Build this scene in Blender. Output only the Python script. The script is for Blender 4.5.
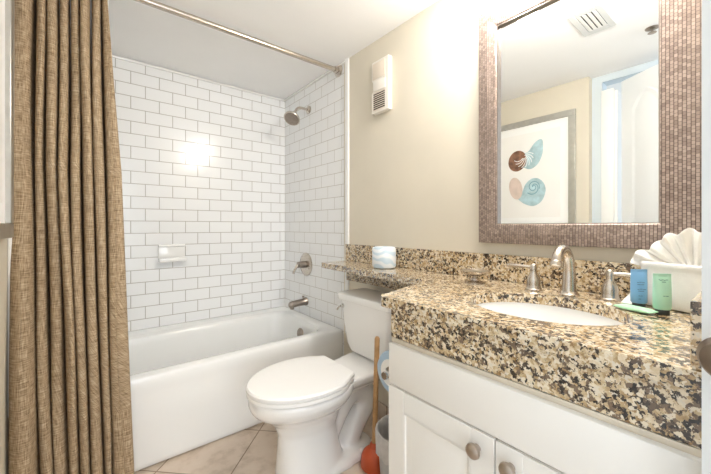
import bpy, bmesh, math, random
from mathutils import Vector, Matrix
for o in list(bpy.data.objects): bpy.data.objects.remove(o)
S = bpy.context.scene
COL = S.collection
PI = math.pi
random.seed(4)

# ------------------------------------------------------------------ camera
cam_d = bpy.data.cameras.new('camera'); cam = bpy.data.objects.new('camera', cam_d); COL.objects.link(cam)
cam_d.sensor_width = 36; cam_d.lens = 332.62 / 711 * 36
cam_d.shift_y = -(237 - 226.35) / 711
cam_d.clip_start = .02
cam.location = (0, 0, 1.0656)
cam.rotation_euler = (PI / 2, 0, -math.radians(38.814))
S.camera = cam

# ------------------------------------------------------------------ world, lights, exposure
W = bpy.data.worlds.new('world'); S.world = W; W.use_nodes = True
W.node_tree.nodes['Background'].inputs[0].default_value = (.84, .92, 1, 1)
W.node_tree.nodes['Background'].inputs[1].default_value = 1.35

def area(name, loc, target, sx, sy, power, color):
    d = bpy.data.lights.new(name, 'AREA'); d.shape = 'RECTANGLE'; d.size = sx; d.size_y = sy
    d.energy = power; d.color = color
    o = bpy.data.objects.new(name, d); COL.objects.link(o); o.location = loc
    o.rotation_euler = (Vector(target) - Vector(loc)).to_track_quat('-Z', 'Y').to_euler()
    return o
area('daylight_fill', (-.2, -2.6, 1.25), (.5, 1.9, 1.5), 2.0, 2.0, 44, (.90, .955, 1))  # unseen fill light added behind the camera, standing in for doorway daylight
SHADE_POWER = 6.2
S.view_settings.view_transform = 'Standard'; S.view_settings.look = 'None'
S.view_settings.exposure = 0.32; S.view_settings.gamma = 1; S.view_settings.use_curve_mapping = False
S.cycles.max_bounces = 14; S.cycles.diffuse_bounces = 8; S.cycles.glossy_bounces = 6

# ------------------------------------------------------------------ materials
class NT:
    def __init__(s, name):
        s.m = bpy.data.materials.new(name); s.m.use_nodes = True; s.t = s.m.node_tree
        s.b = s.t.nodes['Principled BSDF']
    def n(s, typ, **kw):
        o = s.t.nodes.new(typ)
        for k, v in kw.items():
            if k.startswith('i_'):
                o.inputs[k[2:].replace('_', ' ')].default_value = v
            else: setattr(o, k, v)
        return o
    def l(s, a, b): s.t.links.new(a, b)
    def bump(s, h, strength=.3, dist=.002):
        b = s.n('ShaderNodeBump'); b.inputs['Strength'].default_value = strength; b.inputs['Distance'].default_value = dist
        s.l(h, b.inputs['Height']); s.l(b.outputs[0], s.b.inputs['Normal']); return b
    def ramp(s, fac, stops, interp='LINEAR'):
        r = s.n('ShaderNodeValToRGB'); c = r.color_ramp; c.interpolation = interp
        while len(c.elements) > 1: c.elements.remove(c.elements[-1])
        c.elements[0].position = stops[0][0]; c.elements[0].color = (*stops[0][1], 1)
        for p, col in stops[1:]:
            e = c.elements.new(p); e.color = (*col, 1)
        s.l(fac, r.inputs[0]); return r
    def math(s, op, a, b=None):
        m = s.n('ShaderNodeMath', operation=op)
        for i, v in enumerate((a, b)):
            if v is None: continue
            if isinstance(v, (int, float)): m.inputs[i].default_value = v
            else: s.l(v, m.inputs[i])
        return m.outputs[0]

def simple(name, col, rough=.5, metal=0, noise=0, scale=20, coat=0, bump=0, bscale=200, sss=0, spec=None):
    t = NT(name); b = t.b
    b.inputs['Base Color'].default_value = (*col, 1); b.inputs['Roughness'].default_value = rough
    b.inputs['Metallic'].default_value = metal; b.inputs['Coat Weight'].default_value = coat
    if spec is not None: b.inputs['Specular IOR Level'].default_value = spec
    tc = t.n('ShaderNodeTexCoord')
    nz = t.n('ShaderNodeTexNoise'); nz.inputs['Scale'].default_value = scale; nz.inputs['Detail'].default_value = 4
    t.l(tc.outputs['Object'], nz.inputs[0])
    a = noise
    r = t.ramp(nz.outputs[0], [(.3, tuple(c * (1 - a) for c in col)), (.7, tuple(min(1, c * (1 + a * .6)) for c in col))])
    t.l(r.outputs[0], b.inputs['Base Color'])
    if bump:
        n2 = t.n('ShaderNodeTexNoise'); n2.inputs['Scale'].default_value = bscale; n2.inputs['Detail'].default_value = 3
        t.l(tc.outputs['Object'], n2.inputs[0]); t.bump(n2.outputs[0], bump, .002)
    return t.m

def brick_mat(name, ax, sh, w, h, mort, c1, c2, cm, rough, bumpd=.001, rot=0, off=.5, ns=0):
    """brick pattern on two object axes; ax = (u axis, v axis), sh = shifts"""
    t = NT(name); tc = t.n('ShaderNodeTexCoord'); sp = t.n('ShaderNodeSeparateXYZ'); t.l(tc.outputs['Object'], sp.inputs[0])
    cb = t.n('ShaderNodeCombineXYZ')
    t.l(t.math('ADD', sp.outputs[ax[0]], sh[0]), cb.inputs[0]); t.l(t.math('ADD', sp.outputs[ax[1]], sh[1]), cb.inputs[1])
    vec = cb.outputs[0]
    if rot:
        mp = t.n('ShaderNodeMapping'); mp.inputs['Rotation'].default_value = (0, 0, rot)
        mp.inputs['Location'].default_value = (rot and ROTL[0], ROTL[1], 0)
        t.l(vec, mp.inputs[0]); vec = mp.outputs[0]
    br = t.n('ShaderNodeTexBrick', offset=off, offset_frequency=2, squash=1)
    t.l(vec, br.inputs['Vector'])
    for k, v in (('Scale', 1), ('Mortar Size', mort), ('Mortar Smooth', .3), ('Bias', 0), ('Brick Width', w), ('Row Height', h)): br.inputs[k].default_value = v
    br.inputs['Color1'].default_value = (*c1, 1); br.inputs['Color2'].default_value = (*c2, 1); br.inputs['Mortar'].default_value = (*cm, 1)
    out = br.outputs['Color']
    if ns:
        nz = t.n('ShaderNodeTexNoise'); nz.inputs['Scale'].default_value = 9; nz.inputs['Detail'].default_value = 6
        t.l(tc.outputs['Object'], nz.inputs[0])
        mx = t.n('ShaderNodeMix', data_type='RGBA', blend_type='MULTIPLY'); mx.inputs[0].default_value = ns
        r = t.ramp(nz.outputs[0], [(.3, (.72, .66, .6)), (.7, (1, 1, 1))])
        t.l(out, mx.inputs[6]); t.l(r.outputs[0], mx.inputs[7]); out = mx.outputs[2]
    t.l(out, t.b.inputs['Base Color']); t.b.inputs['Roughness'].default_value = rough
    inv = t.math('SUBTRACT', 1, br.outputs['Fac'])
    t.bump(inv, .8, bumpd)
    return t.m, t, br

TC1, TC2, TCM = (.88, .885, .885), (.86, .865, .865), (.47, .44, .41)
BW, RH = .1555, .078
# even rows of the back wall have joints at x = .286, row lines at z = .4756 (shifts keep coordinates positive)
m_tile_back, _, _ = brick_mat('subway_tile_back', (0, 2), (-.286 + BW / 2 + 10 * BW, -.4756 + 20 * RH), BW, RH, .0024, TC1, TC2, TCM, .13)
m_tile_side, _, _ = brick_mat('subway_tile_side', (1, 2), (-2.023 + BW / 2 + 20 * BW, -.4756 + 20 * RH), BW, RH, .002, TC1, TC2, (.56, .53, .49), .13)
FT = .33
ROTL = (.0, .0)
def floor_mat():
    t = NT('floor_tile'); tc = t.n('ShaderNodeTexCoord'); sp = t.n('ShaderNodeSeparateXYZ'); t.l(tc.outputs['Object'], sp.inputs[0])
    r2 = math.sqrt(.5)
    u = t.math('MULTIPLY', t.math('ADD', t.math('SUBTRACT', sp.outputs[0], sp.outputs[1]), .970), r2)
    v = t.math('MULTIPLY', t.math('SUBTRACT', t.math('ADD', sp.outputs[0], sp.outputs[1]), 1.90), r2)
    cb = t.n('ShaderNodeCombineXYZ'); t.l(t.math('ADD', u, 10 * FT), cb.inputs[0]); t.l(t.math('ADD', v, 10 * FT), cb.inputs[1])
    br = t.n('ShaderNodeTexBrick', offset=0, squash=1); t.l(cb.outputs[0], br.inputs['Vector'])
    for k, q in (('Scale', 1), ('Mortar Size', .003), ('Mortar Smooth', .2), ('Bias', 0), ('Brick Width', FT), ('Row Height', FT)): br.inputs[k].default_value = q
    br.inputs['Color1'].default_value = (.70, .60, .50, 1); br.inputs['Color2'].default_value = (.66, .565, .47, 1); br.inputs['Mortar'].default_value = (.30, .22, .15, 1)
    nz = t.n('ShaderNodeTexNoise'); nz.inputs['Scale'].default_value = 11; nz.inputs['Detail'].default_value = 8; nz.inputs['Roughness'].default_value = .6
    t.l(tc.outputs['Object'], nz.inputs[0])
    r = t.ramp(nz.outputs[0], [(.32, (.70, .64, .58)), (.5, (.95, .92, .9)), (.7, (1, 1, 1))])
    mx = t.n('ShaderNodeMix', data_type='RGBA', blend_type='MULTIPLY'); mx.inputs[0].default_value = .9
    t.l(br.outputs['Color'], mx.inputs[6]); t.l(r.outputs[0], mx.inputs[7]); t.l(mx.outputs[2], t.b.inputs['Base Color'])
    t.b.inputs['Roughness'].default_value = .35
    t.bump(t.math('SUBTRACT', 1, br.outputs['Fac']), .7, .0015)
    return t.m
m_floor = floor_mat()

def granite():
    t = NT('granite'); tc = t.n('ShaderNodeTexCoord')
    def noise(scale, det=3, rough=.5, vec=None):
        n = t.n('ShaderNodeTexNoise'); n.inputs['Scale'].default_value = scale; n.inputs['Detail'].default_value = det
        n.inputs['Roughness'].default_value = rough; t.l(vec or tc.outputs['Object'], n.inputs[0]); return n
    w = noise(120, 4, .6)
    sc = t.n('ShaderNodeVectorMath', operation='MULTIPLY_ADD'); t.l(w.outputs['Color'], sc.inputs[0]); sc.inputs[1].default_value = (.018,) * 3
    t.l(tc.outputs['Object'], sc.inputs[2])
    v = t.n('ShaderNodeTexVoronoi'); v.inputs['Scale'].default_value = 145; t.l(sc.outputs[0], v.inputs[0])
    sp = t.n('ShaderNodeSeparateColor'); t.l(v.outputs['Color'], sp.inputs[0])
    soft = noise(70, 5, .65)
    mixv = t.math('ADD', t.math('MULTIPLY', sp.outputs[0], .45), t.math('MULTIPLY', soft.outputs[0], .62))
    base = t.ramp(mixv, [(.25, (.25, .14, .055)), (.40, (.47, .33, .17)), (.52, (.62, .49, .31)), (.66, (.78, .68, .51)), (.82, (.66, .60, .50))])
    big = noise(24, 5, .7)
    m1 = t.ramp(big.outputs[0], [(.38, (0, 0, 0)), (.64, (1, 1, 1))])
    fine = noise(150, 3, .6)
    pick = t.math('ADD', t.math('MULTIPLY', sp.outputs[1], .6), t.math('MULTIPLY', fine.outputs[0], .55))
    thr = t.math('ADD', t.math('MULTIPLY', m1.outputs[0], .36), .325)
    fle = t.ramp(t.math('SUBTRACT', thr, pick), [(.0, (0, 0, 0)), (.035, (1, 1, 1))])
    dk = t.ramp(sp.outputs[2], [(0, (.020, .015, .012)), (.5, (.06, .042, .03)), (.8, (.19, .13, .085))])
    mx = t.n('ShaderNodeMix', data_type='RGBA'); t.l(fle.outputs[0], mx.inputs[0]); t.l(base.outputs[0], mx.inputs[6]); t.l(dk.outputs[0], mx.inputs[7])
    t.l(mx.outputs[2], t.b.inputs['Base Color'])
    t.b.inputs['Roughness'].default_value = .2; t.b.inputs['Coat Weight'].default_value = .5; t.b.inputs['Coat Roughness'].default_value = .12
    return t.m
m_granite = granite()

def curtain_mat():
    t = NT('curtain_linen'); uv = t.n('ShaderNodeUVMap')
    def nz(su, sv):
        mp = t.n('ShaderNodeMapping'); mp.inputs['Scale'].default_value = (su, sv, 1); t.l(uv.outputs[0], mp.inputs[0])
        n = t.n('ShaderNodeTexNoise'); n.inputs['Scale'].default_value = 1; n.inputs['Detail'].default_value = 2; t.l(mp.outputs[0], n.inputs[0]); return n.outputs[0]
    a, b = nz(330, 26), nz(26, 330)
    s = t.math('MULTIPLY', t.math('ADD', a, b), .5)
    r = t.ramp(s, [(.36, (.195, .135, .078)), (.5, (.37, .272, .172)), (.64, (.57, .455, .32))])
    t.l(r.outputs[0], t.b.inputs['Base Color']); t.b.inputs['Roughness'].default_value = .75
    t.b.inputs['Specular IOR Level'].default_value = .15
    t.bump(s, .5, .0015)
    return t.m
m_curtain = curtain_mat()

m_wall = simple('beige_wall', (.70, .645, .535), .75, noise=.03, scale=4, bump=.12, bscale=260)
m_blue = simple('pale_blue_wall', (.66, .73, .78), .75, noise=.02, scale=4, bump=.1, bscale=260)
m_ceil = simple('ceiling_white', (.93, .93, .93), .85, noise=.02, scale=3, bump=.1, bscale=300)
m_white = simple('painted_trim', (.86, .86, .84), .35, noise=.01)
m_door = simple('door_paint', (.80, .82, .83), .38, noise=.015, scale=5)
m_cab = simple('cabinet_paint', (.83, .80, .745), .35, noise=.015, scale=5)
m_cabin = simple('cabinet_shade_beige', (.66, .58, .46), .5, noise=.03, scale=12)  # cabinet colour darkened to paint the shade under the granite; reused on toe kick
m_porc = simple('porcelain', (.88, .87, .85), .07, coat=.5, noise=.01, scale=3)
m_seat = simple('seat_plastic', (.90, .89, .87), .22, noise=.005)
m_tub = simple('tub_enamel', (.88, .885, .875), .12, coat=.4, noise=.01, scale=3)
m_sink = simple('sink_porcelain', (.9, .9, .89), .08, coat=.4)
m_nick = simple('brushed_nickel', (.62, .56, .49), .26, 1, noise=.06, scale=60)
m_nickd = simple('dark_nickel', (.36, .31, .27), .3, 1, noise=.1, scale=60)
m_vent = simple('vent_paint', (.66, .67, .67), .5)
m_doorknob = simple('dark_satin_knob', (.30, .25, .21), .34, 1, noise=.08, scale=40)
m_knob = simple('satin_knob', (.47, .40, .34), .32, 1, noise=.08, scale=40)
m_chrome = simple('chrome', (.75, .75, .74), .12, 1)
m_black = simple('dark_void', (.02, .018, .016), .8)
m_wood = simple('plunger_wood', (.52, .30, .13), .45, noise=.25, scale=25)
m_rubber = simple('red_rubber', (.55, .09, .025), .4, noise=.1, scale=10)
m_binm = simple('bin_grey_plastic', (.42, .42, .42), .35, noise=.05)
m_liner = simple('bin_liner_film', (.52, .50, .48), .3, noise=.15, scale=30, bump=.8, bscale=60)
m_cloth = simple('white_terry', (.92, .91, .88), .9, noise=.03, scale=60, bump=.5, bscale=700)
m_plast = simple('ivory_plastic', (.87, .83, .76), .4)
m_panel = simple('beige_panel', (.78, .69, .58), .45)
m_blueT = simple('blue_tube_plastic', (.20, .42, .70), .32, noise=.03)
m_greenT = simple('green_tube_plastic', (.42, .74, .60), .32, noise=.03)
m_cap = simple('tube_cap', (.04, .05, .05), .3)
m_packet = simple('green_soap_packet', (.45, .78, .50), .28, noise=.12, scale=60, bump=.4, bscale=120)
m_ink = simple('label_print', (.06, .12, .22), .5)
m_inkg = simple('dark_green_print', (.05, .2, .17), .5)
m_silver = simple('silver_frame', (.55, .54, .50), .32, .8, noise=.08, scale=30)
m_paper = simple('picture_paper', (.90, .885, .86), .6, noise=.015, scale=8)
m_matb = simple('picture_mat', (.93, .93, .92), .6)
m_shellbr = simple('shell_brown', (.30, .15, .09), .6, noise=.6, scale=22)
m_shellbl = simple('shell_blue', (.46, .64, .69), .6, noise=.3, scale=16)
m_shellbd = simple('shell_blue_dark', (.20, .38, .44), .6, noise=.2, scale=30)
m_shellpk = simple('shell_pink', (.70, .57, .50), .6, noise=.15, scale=14)
m_grout = simple('caulk', (.82, .80, .76), .5)
m_linerc = simple('liner_fabric', (.86, .86, .85), .5)

def wrapper_mat():
    t = NT('blue_roll_wrapper'); tc = t.n('ShaderNodeTexCoord')
    w = t.n('ShaderNodeTexWave', wave_type='BANDS', bands_direction='Z'); w.inputs['Scale'].default_value = 9; w.inputs['Distortion'].default_value = 9
    w.inputs['Detail'].default_value = 1; w.inputs['Detail Scale'].default_value = 1.3
    t.l(tc.outputs['Object'], w.inputs[0])
    r = t.ramp(w.outputs[0], [(.15, (.56, .68, .77)), (.45, (.69, .77, .82)), (.65, (.80, .84, .87))])
    t.l(r.outputs[0], t.b.inputs['Base Color']); t.b.inputs['Roughness'].default_value = .45; return t.m
m_wrap = wrapper_mat()
m_wrapb = simple('blue_wrapper_plain', (.40, .54, .68), .45, noise=.12, scale=30)

def mosaic():
    t = NT('woven_bronze_mosaic'); tc = t.n('ShaderNodeTexCoord'); sp = t.n('ShaderNodeSeparateXYZ'); t.l(tc.outputs['Object'], sp.inputs[0])
    cb = t.n('ShaderNodeCombineXYZ'); t.l(t.math('ADD', sp.outputs[2], 5.0), cb.inputs[0]); t.l(t.math('ADD', sp.outputs[1], 5.0), cb.inputs[1])
    br = t.n('ShaderNodeTexBrick', offset=.5, squash=1); t.l(cb.outputs[0], br.inputs['Vector'])
    for k, q in (('Scale', 1), ('Mortar Size', .0006), ('Mortar Smooth', .6), ('Bias', 0), ('Brick Width', .0100), ('Row Height', .0083)): br.inputs[k].default_value = q
    br.inputs['Color1'].default_value = (.44, .345, .29, 1); br.inputs['Color2'].default_value = (.24, .18, .15, 1); br.inputs['Mortar'].default_value = (.10, .065, .055, 1)
    pp_ = t.n('ShaderNodeMath', operation='PINGPONG'); t.l(t.math('ADD', sp.outputs[1], 5.0), pp_.inputs[0]); pp_.inputs[1].default_value = .00415
    gr = t.ramp(t.math('DIVIDE', pp_.outputs[0], .00415), [(.0, (.25, .2, .18)), (.28, (1, 1, 1))])
    mg = t.n('ShaderNodeMix', data_type='RGBA', blend_type='MULTIPLY'); mg.inputs[0].default_value = 1
    t.l(br.outputs['Color'], mg.inputs[6]); t.l(gr.outputs[0], mg.inputs[7])
    t.l(mg.outputs[2], t.b.inputs['Base Color']); t.b.inputs['Metallic'].default_value = .35; t.b.inputs['Roughness'].default_value = .36
    t.bump(t.math('SUBTRACT', 1, br.outputs['Fac']), .9, .002)
    return t.m
m_mosaic = mosaic()
def mirror_mat():
    t = NT('mirror_glass'); t.b.inputs['Base Color'].default_value = (.93, .95, .945, 1); t.b.inputs['Metallic'].default_value = 1; t.b.inputs['Roughness'].default_value = .003
    return t.m
m_mirror = mirror_mat()
def glow(name, col, st):
    t = NT(name); t.b.inputs['Base Color'].default_value = (.9, .88, .84, 1); t.b.inputs['Emission Color'].default_value = (*col, 1); t.b.inputs['Emission Strength'].default_value = st
    return t.m
m_shade = glow('lit_opal_glass', (1, .93, .84), 7)

# ------------------------------------------------------------------ mesh helpers
BASE = {}
def _base(o):
    while o is not None and o.parent is not None: o = o.parent
    return BASE.get(o.name, Vector()) if o is not None else Vector()
def thing(name, label, cat, loc=(0, 0, 0), group=None):
    o = bpy.data.objects.new(name, None); COL.objects.link(o); o.location = loc; o.empty_display_size = .05
    BASE[o.name] = Vector(loc); o['label'] = label; o['category'] = cat
    if group: o['group'] = group
    return o
def obj(name, bm, mats, parent=None, smooth=True, mods=(), label=None):
    me = bpy.data.meshes.new(name)
    bmesh.ops.recalc_face_normals(bm, faces=bm.faces[:])
    if parent is not None: bmesh.ops.translate(bm, verts=bm.verts[:], vec=-_base(parent))
    if smooth:
        for f in bm.faces: f.smooth = True
        for e in bm.edges:
            if len(e.link_faces) == 2 and e.calc_face_angle(0) > math.radians(38): e.smooth = False
    bm.to_mesh(me); bm.free()
    for m in (mats if isinstance(mats, (list, tuple)) else [mats]): me.materials.append(m)
    o = bpy.data.objects.new(name, me); COL.objects.link(o)
    if parent is not None: o.parent = parent
    for kind, kw in mods:
        md = o.modifiers.new(kind.lower(), kind)
        for k, v in kw.items(): setattr(md, k, v)
    if label: o['label'] = label
    return o
def tag(o, label, cat, group=None):
    o['label'] = label; o['category'] = cat
    if group: o['group'] = group
    return o
def struct(name, bm, mats, parent=None, **kw):
    o = obj(name, bm, mats, parent, **kw)
    if parent is None: o['kind'] = 'structure'
    return o
NB = bmesh.new
def bx(bm, x0, x1, y0, y1, z0, z1, mi=0, bev=0, seg=2):
    b = NB() if bev else bm
    vs = [b.verts.new((x, y, z)) for z in (z0, z1) for y in (y0, y1) for x in (x0, x1)]
    fs = [b.faces.new([vs[i] for i in q]) for q in ((0, 2, 3, 1), (4, 5, 7, 6), (0, 1, 5, 4), (2, 6, 7, 3), (0, 4, 6, 2), (1, 3, 7, 5))]
    for f in fs: f.material_index = mi
    if bev:
        bmesh.ops.bevel(b, geom=b.edges[:], offset=bev, segments=seg, profile=.5, affect='EDGES')
        merge(bm, b)
    return bm
def merge(bm, b, M=None, mi=None):
    if M is not None: bmesh.ops.transform(b, matrix=M, verts=b.verts[:])
    mp = {v: bm.verts.new(v.co) for v in b.verts}
    for f in b.faces:
        try:
            g = bm.faces.new([mp[v] for v in f.verts]); g.material_index = f.material_index if mi is None else mi
        except ValueError: pass
    b.free()
def box(x0, x1, y0, y1, z0, z1, bev=0, seg=2): return bx(NB(), x0, x1, y0, y1, z0, z1, 0, bev, seg)
def loft(bm, rings, cap0=True, cap1=True, closed=False, mi=0):
    R = [[bm.verts.new(p) for p in r] for r in rings]; n = len(R[0])
    pairs = list(zip(R, R[1:])) + ([(R[-1], R[0])] if closed else [])
    for a, b in pairs:
        for i in range(n):
            f = bm.faces.new((a[i], a[(i + 1) % n], b[(i + 1) % n], b[i])); f.material_index = mi
    if not closed:
        if cap0: bm.faces.new(R[0][::-1]).material_index = mi
        if cap1: bm.faces.new(R[-1]).material_index = mi
    return bm
def lathe(prof, M=None, n=32, cap0=True, cap1=True, bm=None, sx=1, sy=1):
    b = NB()
    loft(b, [[(r * sx * math.cos(2 * PI * i / n), r * sy * math.sin(2 * PI * i / n), h) for i in range(n)] for r, h in prof], cap0, cap1)
    if bm is None: bm = NB()
    merge(bm, b, M); return bm
def axis(loc, d):
    return Matrix.Translation(loc) @ Vector(d).to_track_quat('Z', 'Y').to_matrix().to_4x4()
def tube(bm, pts, rad, n=16, cap=True):
    pts = [Vector(p) for p in pts]; rings = []
    prev = None
    for i, p in enumerate(pts):
        d = (pts[min(i + 1, len(pts) - 1)] - pts[max(i - 1, 0)]).normalized()
        if prev is None: a = d.orthogonal().normalized()
        else: a = (prev - d * prev.dot(d)).normalized()
        prev = a; b = d.cross(a); r = rad[i] if isinstance(rad, (list, tuple)) else rad
        rings.append([p + (a * math.cos(2 * PI * k / n) + b * math.sin(2 * PI * k / n)) * r for k in range(n)])
    return loft(bm, rings, cap, cap)
def spline(P, m=8):
    P = [Vector(p) for p in P]; out = []
    for i in range(len(P) - 1):
        a, b, c, d = P[max(i - 1, 0)], P[i], P[i + 1], P[min(i + 2, len(P) - 1)]
        for k in range(m):
            t = k / m
            out.append(.5 * ((2 * b) + (c - a) * t + (2 * a - 5 * b + 4 * c - d) * t * t + (3 * b - a - 3 * c + d) * t ** 3))
    out.append(P[-1]); return out
def sel(cx, cy, z, af, ab, b, p=2.0, n=56):
    """egg ring: af reaches towards -x (front), ab towards +x"""
    r = []
    for i in range(n):
        t = 2 * PI * i / n; c, s = math.cos(t), math.sin(t)
        ex = math.copysign(abs(c) ** (2 / p), c); ey = math.copysign(abs(s) ** (2 / p), s)
        r.append((cx - (af if ex > 0 else ab) * ex, cy + b * ey, z))
    return r
def rrect(x0, x1, y0, y1, z, r, n=6):
    out = []
    for cx, cy, a0 in ((x1 - r, y1 - r, 0), (x0 + r, y1 - r, 90), (x0 + r, y0 + r, 180), (x1 - r, y0 + r, 270)):
        for k in range(n + 1):
            a = math.radians(a0 + 90 * k / n); out.append((cx + r * math.cos(a), cy + r * math.sin(a), z))
    return out
BEV = lambda w, s=2: ('BEVEL', dict(width=w, segments=s, limit_method='ANGLE', angle_limit=math.radians(40)))
SUB = lambda l=1: ('SUBSURF', dict(levels=l, render_levels=l))

# ------------------------------------------------------------------ the room
X, HC, XL, YT, YB, YA = 1.262, 2.109, -.211, 1.633, 2.498, 1.684
struct('floor', box(-1.5, 1.36, -2.2, 2.6, -.05, 0), m_floor, smooth=False)
struct('ceiling', box(-1.5, 1.36, -.35, 2.6, HC, HC + .05), m_ceil, smooth=False)
b = NB(); bx(b, X, X + .1, -.06, YA, 0, HC, 0); bx(b, X, X + .1, YA, 2.6, 0, HC, 1)
struct('wall_right', b, [m_wall, m_tile_side], smooth=False)
struct('wall_back', box(XL - .1, X, YB, YB + .1, 0, HC), m_tile_back, smooth=False)
b = NB(); bx(b, XL - .07, XL, .785, YT, 0, HC, 0); bx(b, XL - .1, XL, YT, YB, 0, HC, 1)
struct('wall_left', b, [m_wall, m_tile_side], smooth=False)
# blue wall set back beyond the corner, with a doorway in it
b = NB(); XB = -.272
bx(b, XB - .1, XB, -.30, .785, 2.065, HC); bx(b, XB - .1, XB, .725, .785, 0, 2.065); bx(b, XB - .1, XB, -.35, -.28, 0, HC)
struct('wall_hall', b, m_blue, smooth=False)
struct('wall_far', box(-1.42, -1.36, -.35, 1.4, 0, HC), m_blue, smooth=False)
b = NB(); bx(b, XB, XB + .018, .655, .727, 0, 2.0, 0, .004); bx(b, XB - .1, XB + .002, .640, .700, 0, 1.985)
struct('trim_1', b, m_white)
struct('wall_front', box(.73, X, -.06, .056, 0, HC), m_wall, smooth=False)
# white edge trim where tile meets paint
struct('trim_2', box(X - .012, X, YT - .006, YA - .022, .40, HC - .001, .004), m_white)
struct('trim_3', box(XL, XL + .012, YT - .03, YT + .012, .42, HC - .001, .004), m_white)
# rounded cap row at the top of the tiling
b = NB()
def cap_profile(o, s):  # quarter-round lip
    return [(o, 0), (o - s * .012, 0), (o - s * .014, .006), (o - s * .011, .014), (o, .018)]
for k in range(1):
    z0 = HC - .0185
    loft(b, [[(xx, YB + d - YB, z0 + h) for d, h in cap_profile(YB, 1)] for xx in (XL, X)])
    loft(b, [[(X + (d - YB), yy, z0 + h) for d, h in cap_profile(YB, 1)] for yy in (YA - .02, YB)])
struct('trim_4', b, m_porc)
# tile skirting behind the toilet
struct('baseboard_right', box(X - .010, X, .72, YA - .03, 0, .095, .003), m_floor)

# ------------------------------------------------------------------ bathtub
t = thing('bathtub', 'white enamel bathtub in the tiled alcove behind the toilet', 'bathtub', ((XL + X) / 2, 2.09, 0))
ZR = .418
b = NB(); x0, x1, y0, y1 = XL + .004, X - .004, YA, YB - .004
def tr(dx0, dx1, dy0, dy1, z, r): return rrect(x0 + dx0, x1 - dx1, y0 + dy0, y1 - dy1, z, r, 10)
rings = [tr(0, 0, .028, 0, 0, .006), tr(0, 0, .0275, 0, .002, .006), tr(0, 0, .020, 0, .05, .006), tr(0, 0, .012, 0, .20, .006), tr(0, 0, .004, 0, .222, .006), tr(0, 0, .004, 0, .34, .008), tr(0, 0, 0, 0, .355, .010), tr(0, 0, 0, 0, ZR - .016, .012),
         tr(.003, .003, .005, .003, ZR - .004, .012), tr(.012, .012, .016, .010, ZR, .016),
         tr(.07, .07, .060, .165, ZR + .001, .10), tr(.085, .085, .075, .180, ZR - .006, .12), tr(.098, .096, .086, .190, ZR - .03, .13),
         tr(.13, .105, .098, .20, ZR - .14, .14), tr(.20, .12, .115, .215, ZR - .27, .15), tr(.27, .15, .16, .25, ZR - .33, .15), tr(.36, .24, .24, .31, ZR - .345, .12)]
loft(b, rings)
obj('basin', b, m_tub, t, mods=[SUB(1)])
# overflow plate on the inner end wall, under the spout
M = axis((X - .136, 1.995, .338), (-1, -.05, .12))
ov = obj('overflow_plate', lathe([(.036, 0), (.037, .004), (.033, .008), (.012, .010), (.004, .011)], M), m_nickd, t, label='round metal overflow plate')
obj('screw', lathe([(.005, .010), (.005, .014), (.002, .015)], M, 12), m_nickd, ov)

# ------------------------------------------------------------------ shower fittings (right tiled wall)
t = thing('shower_fixture', 'brushed nickel shower head on a bent arm high on the tiled wall', 'shower head', (X, 2.112, 1.915))
obj('flange', lathe([(.030, 0), (.030, .004), (.022, .012), (.012, .016)], axis((X - .001, 2.112, 1.918), (-1, 0, 0))), m_nick, t)
arm = spline([(X - .008, 2.112, 1.918), (X - .07, 2.112, 1.918), (X - .098, 2.112, 1.905), (X - .118, 2.112, 1.874)], 6)
obj('arm', tube(NB(), arm, .0095), m_nick, t)
hc = Vector((X - .122, 2.112, 1.865)); hd = Vector((-.50, -.34, -.80)).normalized()
M = axis(hc, hd)
h = obj('spray_head', lathe([(.010, -.012), (.017, -.006), (.018, .006), (.013, .016), (.024, .026), (.045, .040), (.056, .050), (.058, .058), (.055, .062)], M, 36), m_nick, t)
b = NB(); lathe([(.050, .0605), (.049, .0645), (.03, .066), (.01, .066)], M, 36, bm=b)
for ring, cnt in ((.018, 6), (.030, 10), (.042, 14)):
    for i in range(cnt):
        a = 2 * PI * i / cnt; q = M @ Vector((ring * math.cos(a), ring * math.sin(a), .064))
        lathe([(.0026, 0), (.0018, .004)], axis(q, hd), 6, bm=b)
obj('spray_face', b, m_nickd, h, label='dark ringed nozzle face')

t = thing('shower_valve', 'round nickel shower valve with a lever, between shower head and spout', 'shower valve', (X, 2.15, .782))
obj('escutcheon', lathe([(.086, 0), (.086, .004), (.080, .009), (.05, .012), (.02, .013)], axis((X - .001, 2.15, .785), (-1, 0, 0)), 48), m_nick, t)
obj('valve_stem', lathe([(.026, .008), (.026, .03), (.022, .055), (.023, .068), (.015, .074)], axis((X - .001, 2.15, .785), (-1, 0, 0))), m_nickd, t)
obj('lever', tube(NB(), spline([(X - .062, 2.15, .785), (X - .078, 2.153, .774), (X - .092, 2.160, .748), (X - .100, 2.165, .722)], 6), [.011] * 6 + [.009] * 6 + [.0085] * 5 + [.010, .009]), m_nick, t)

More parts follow.
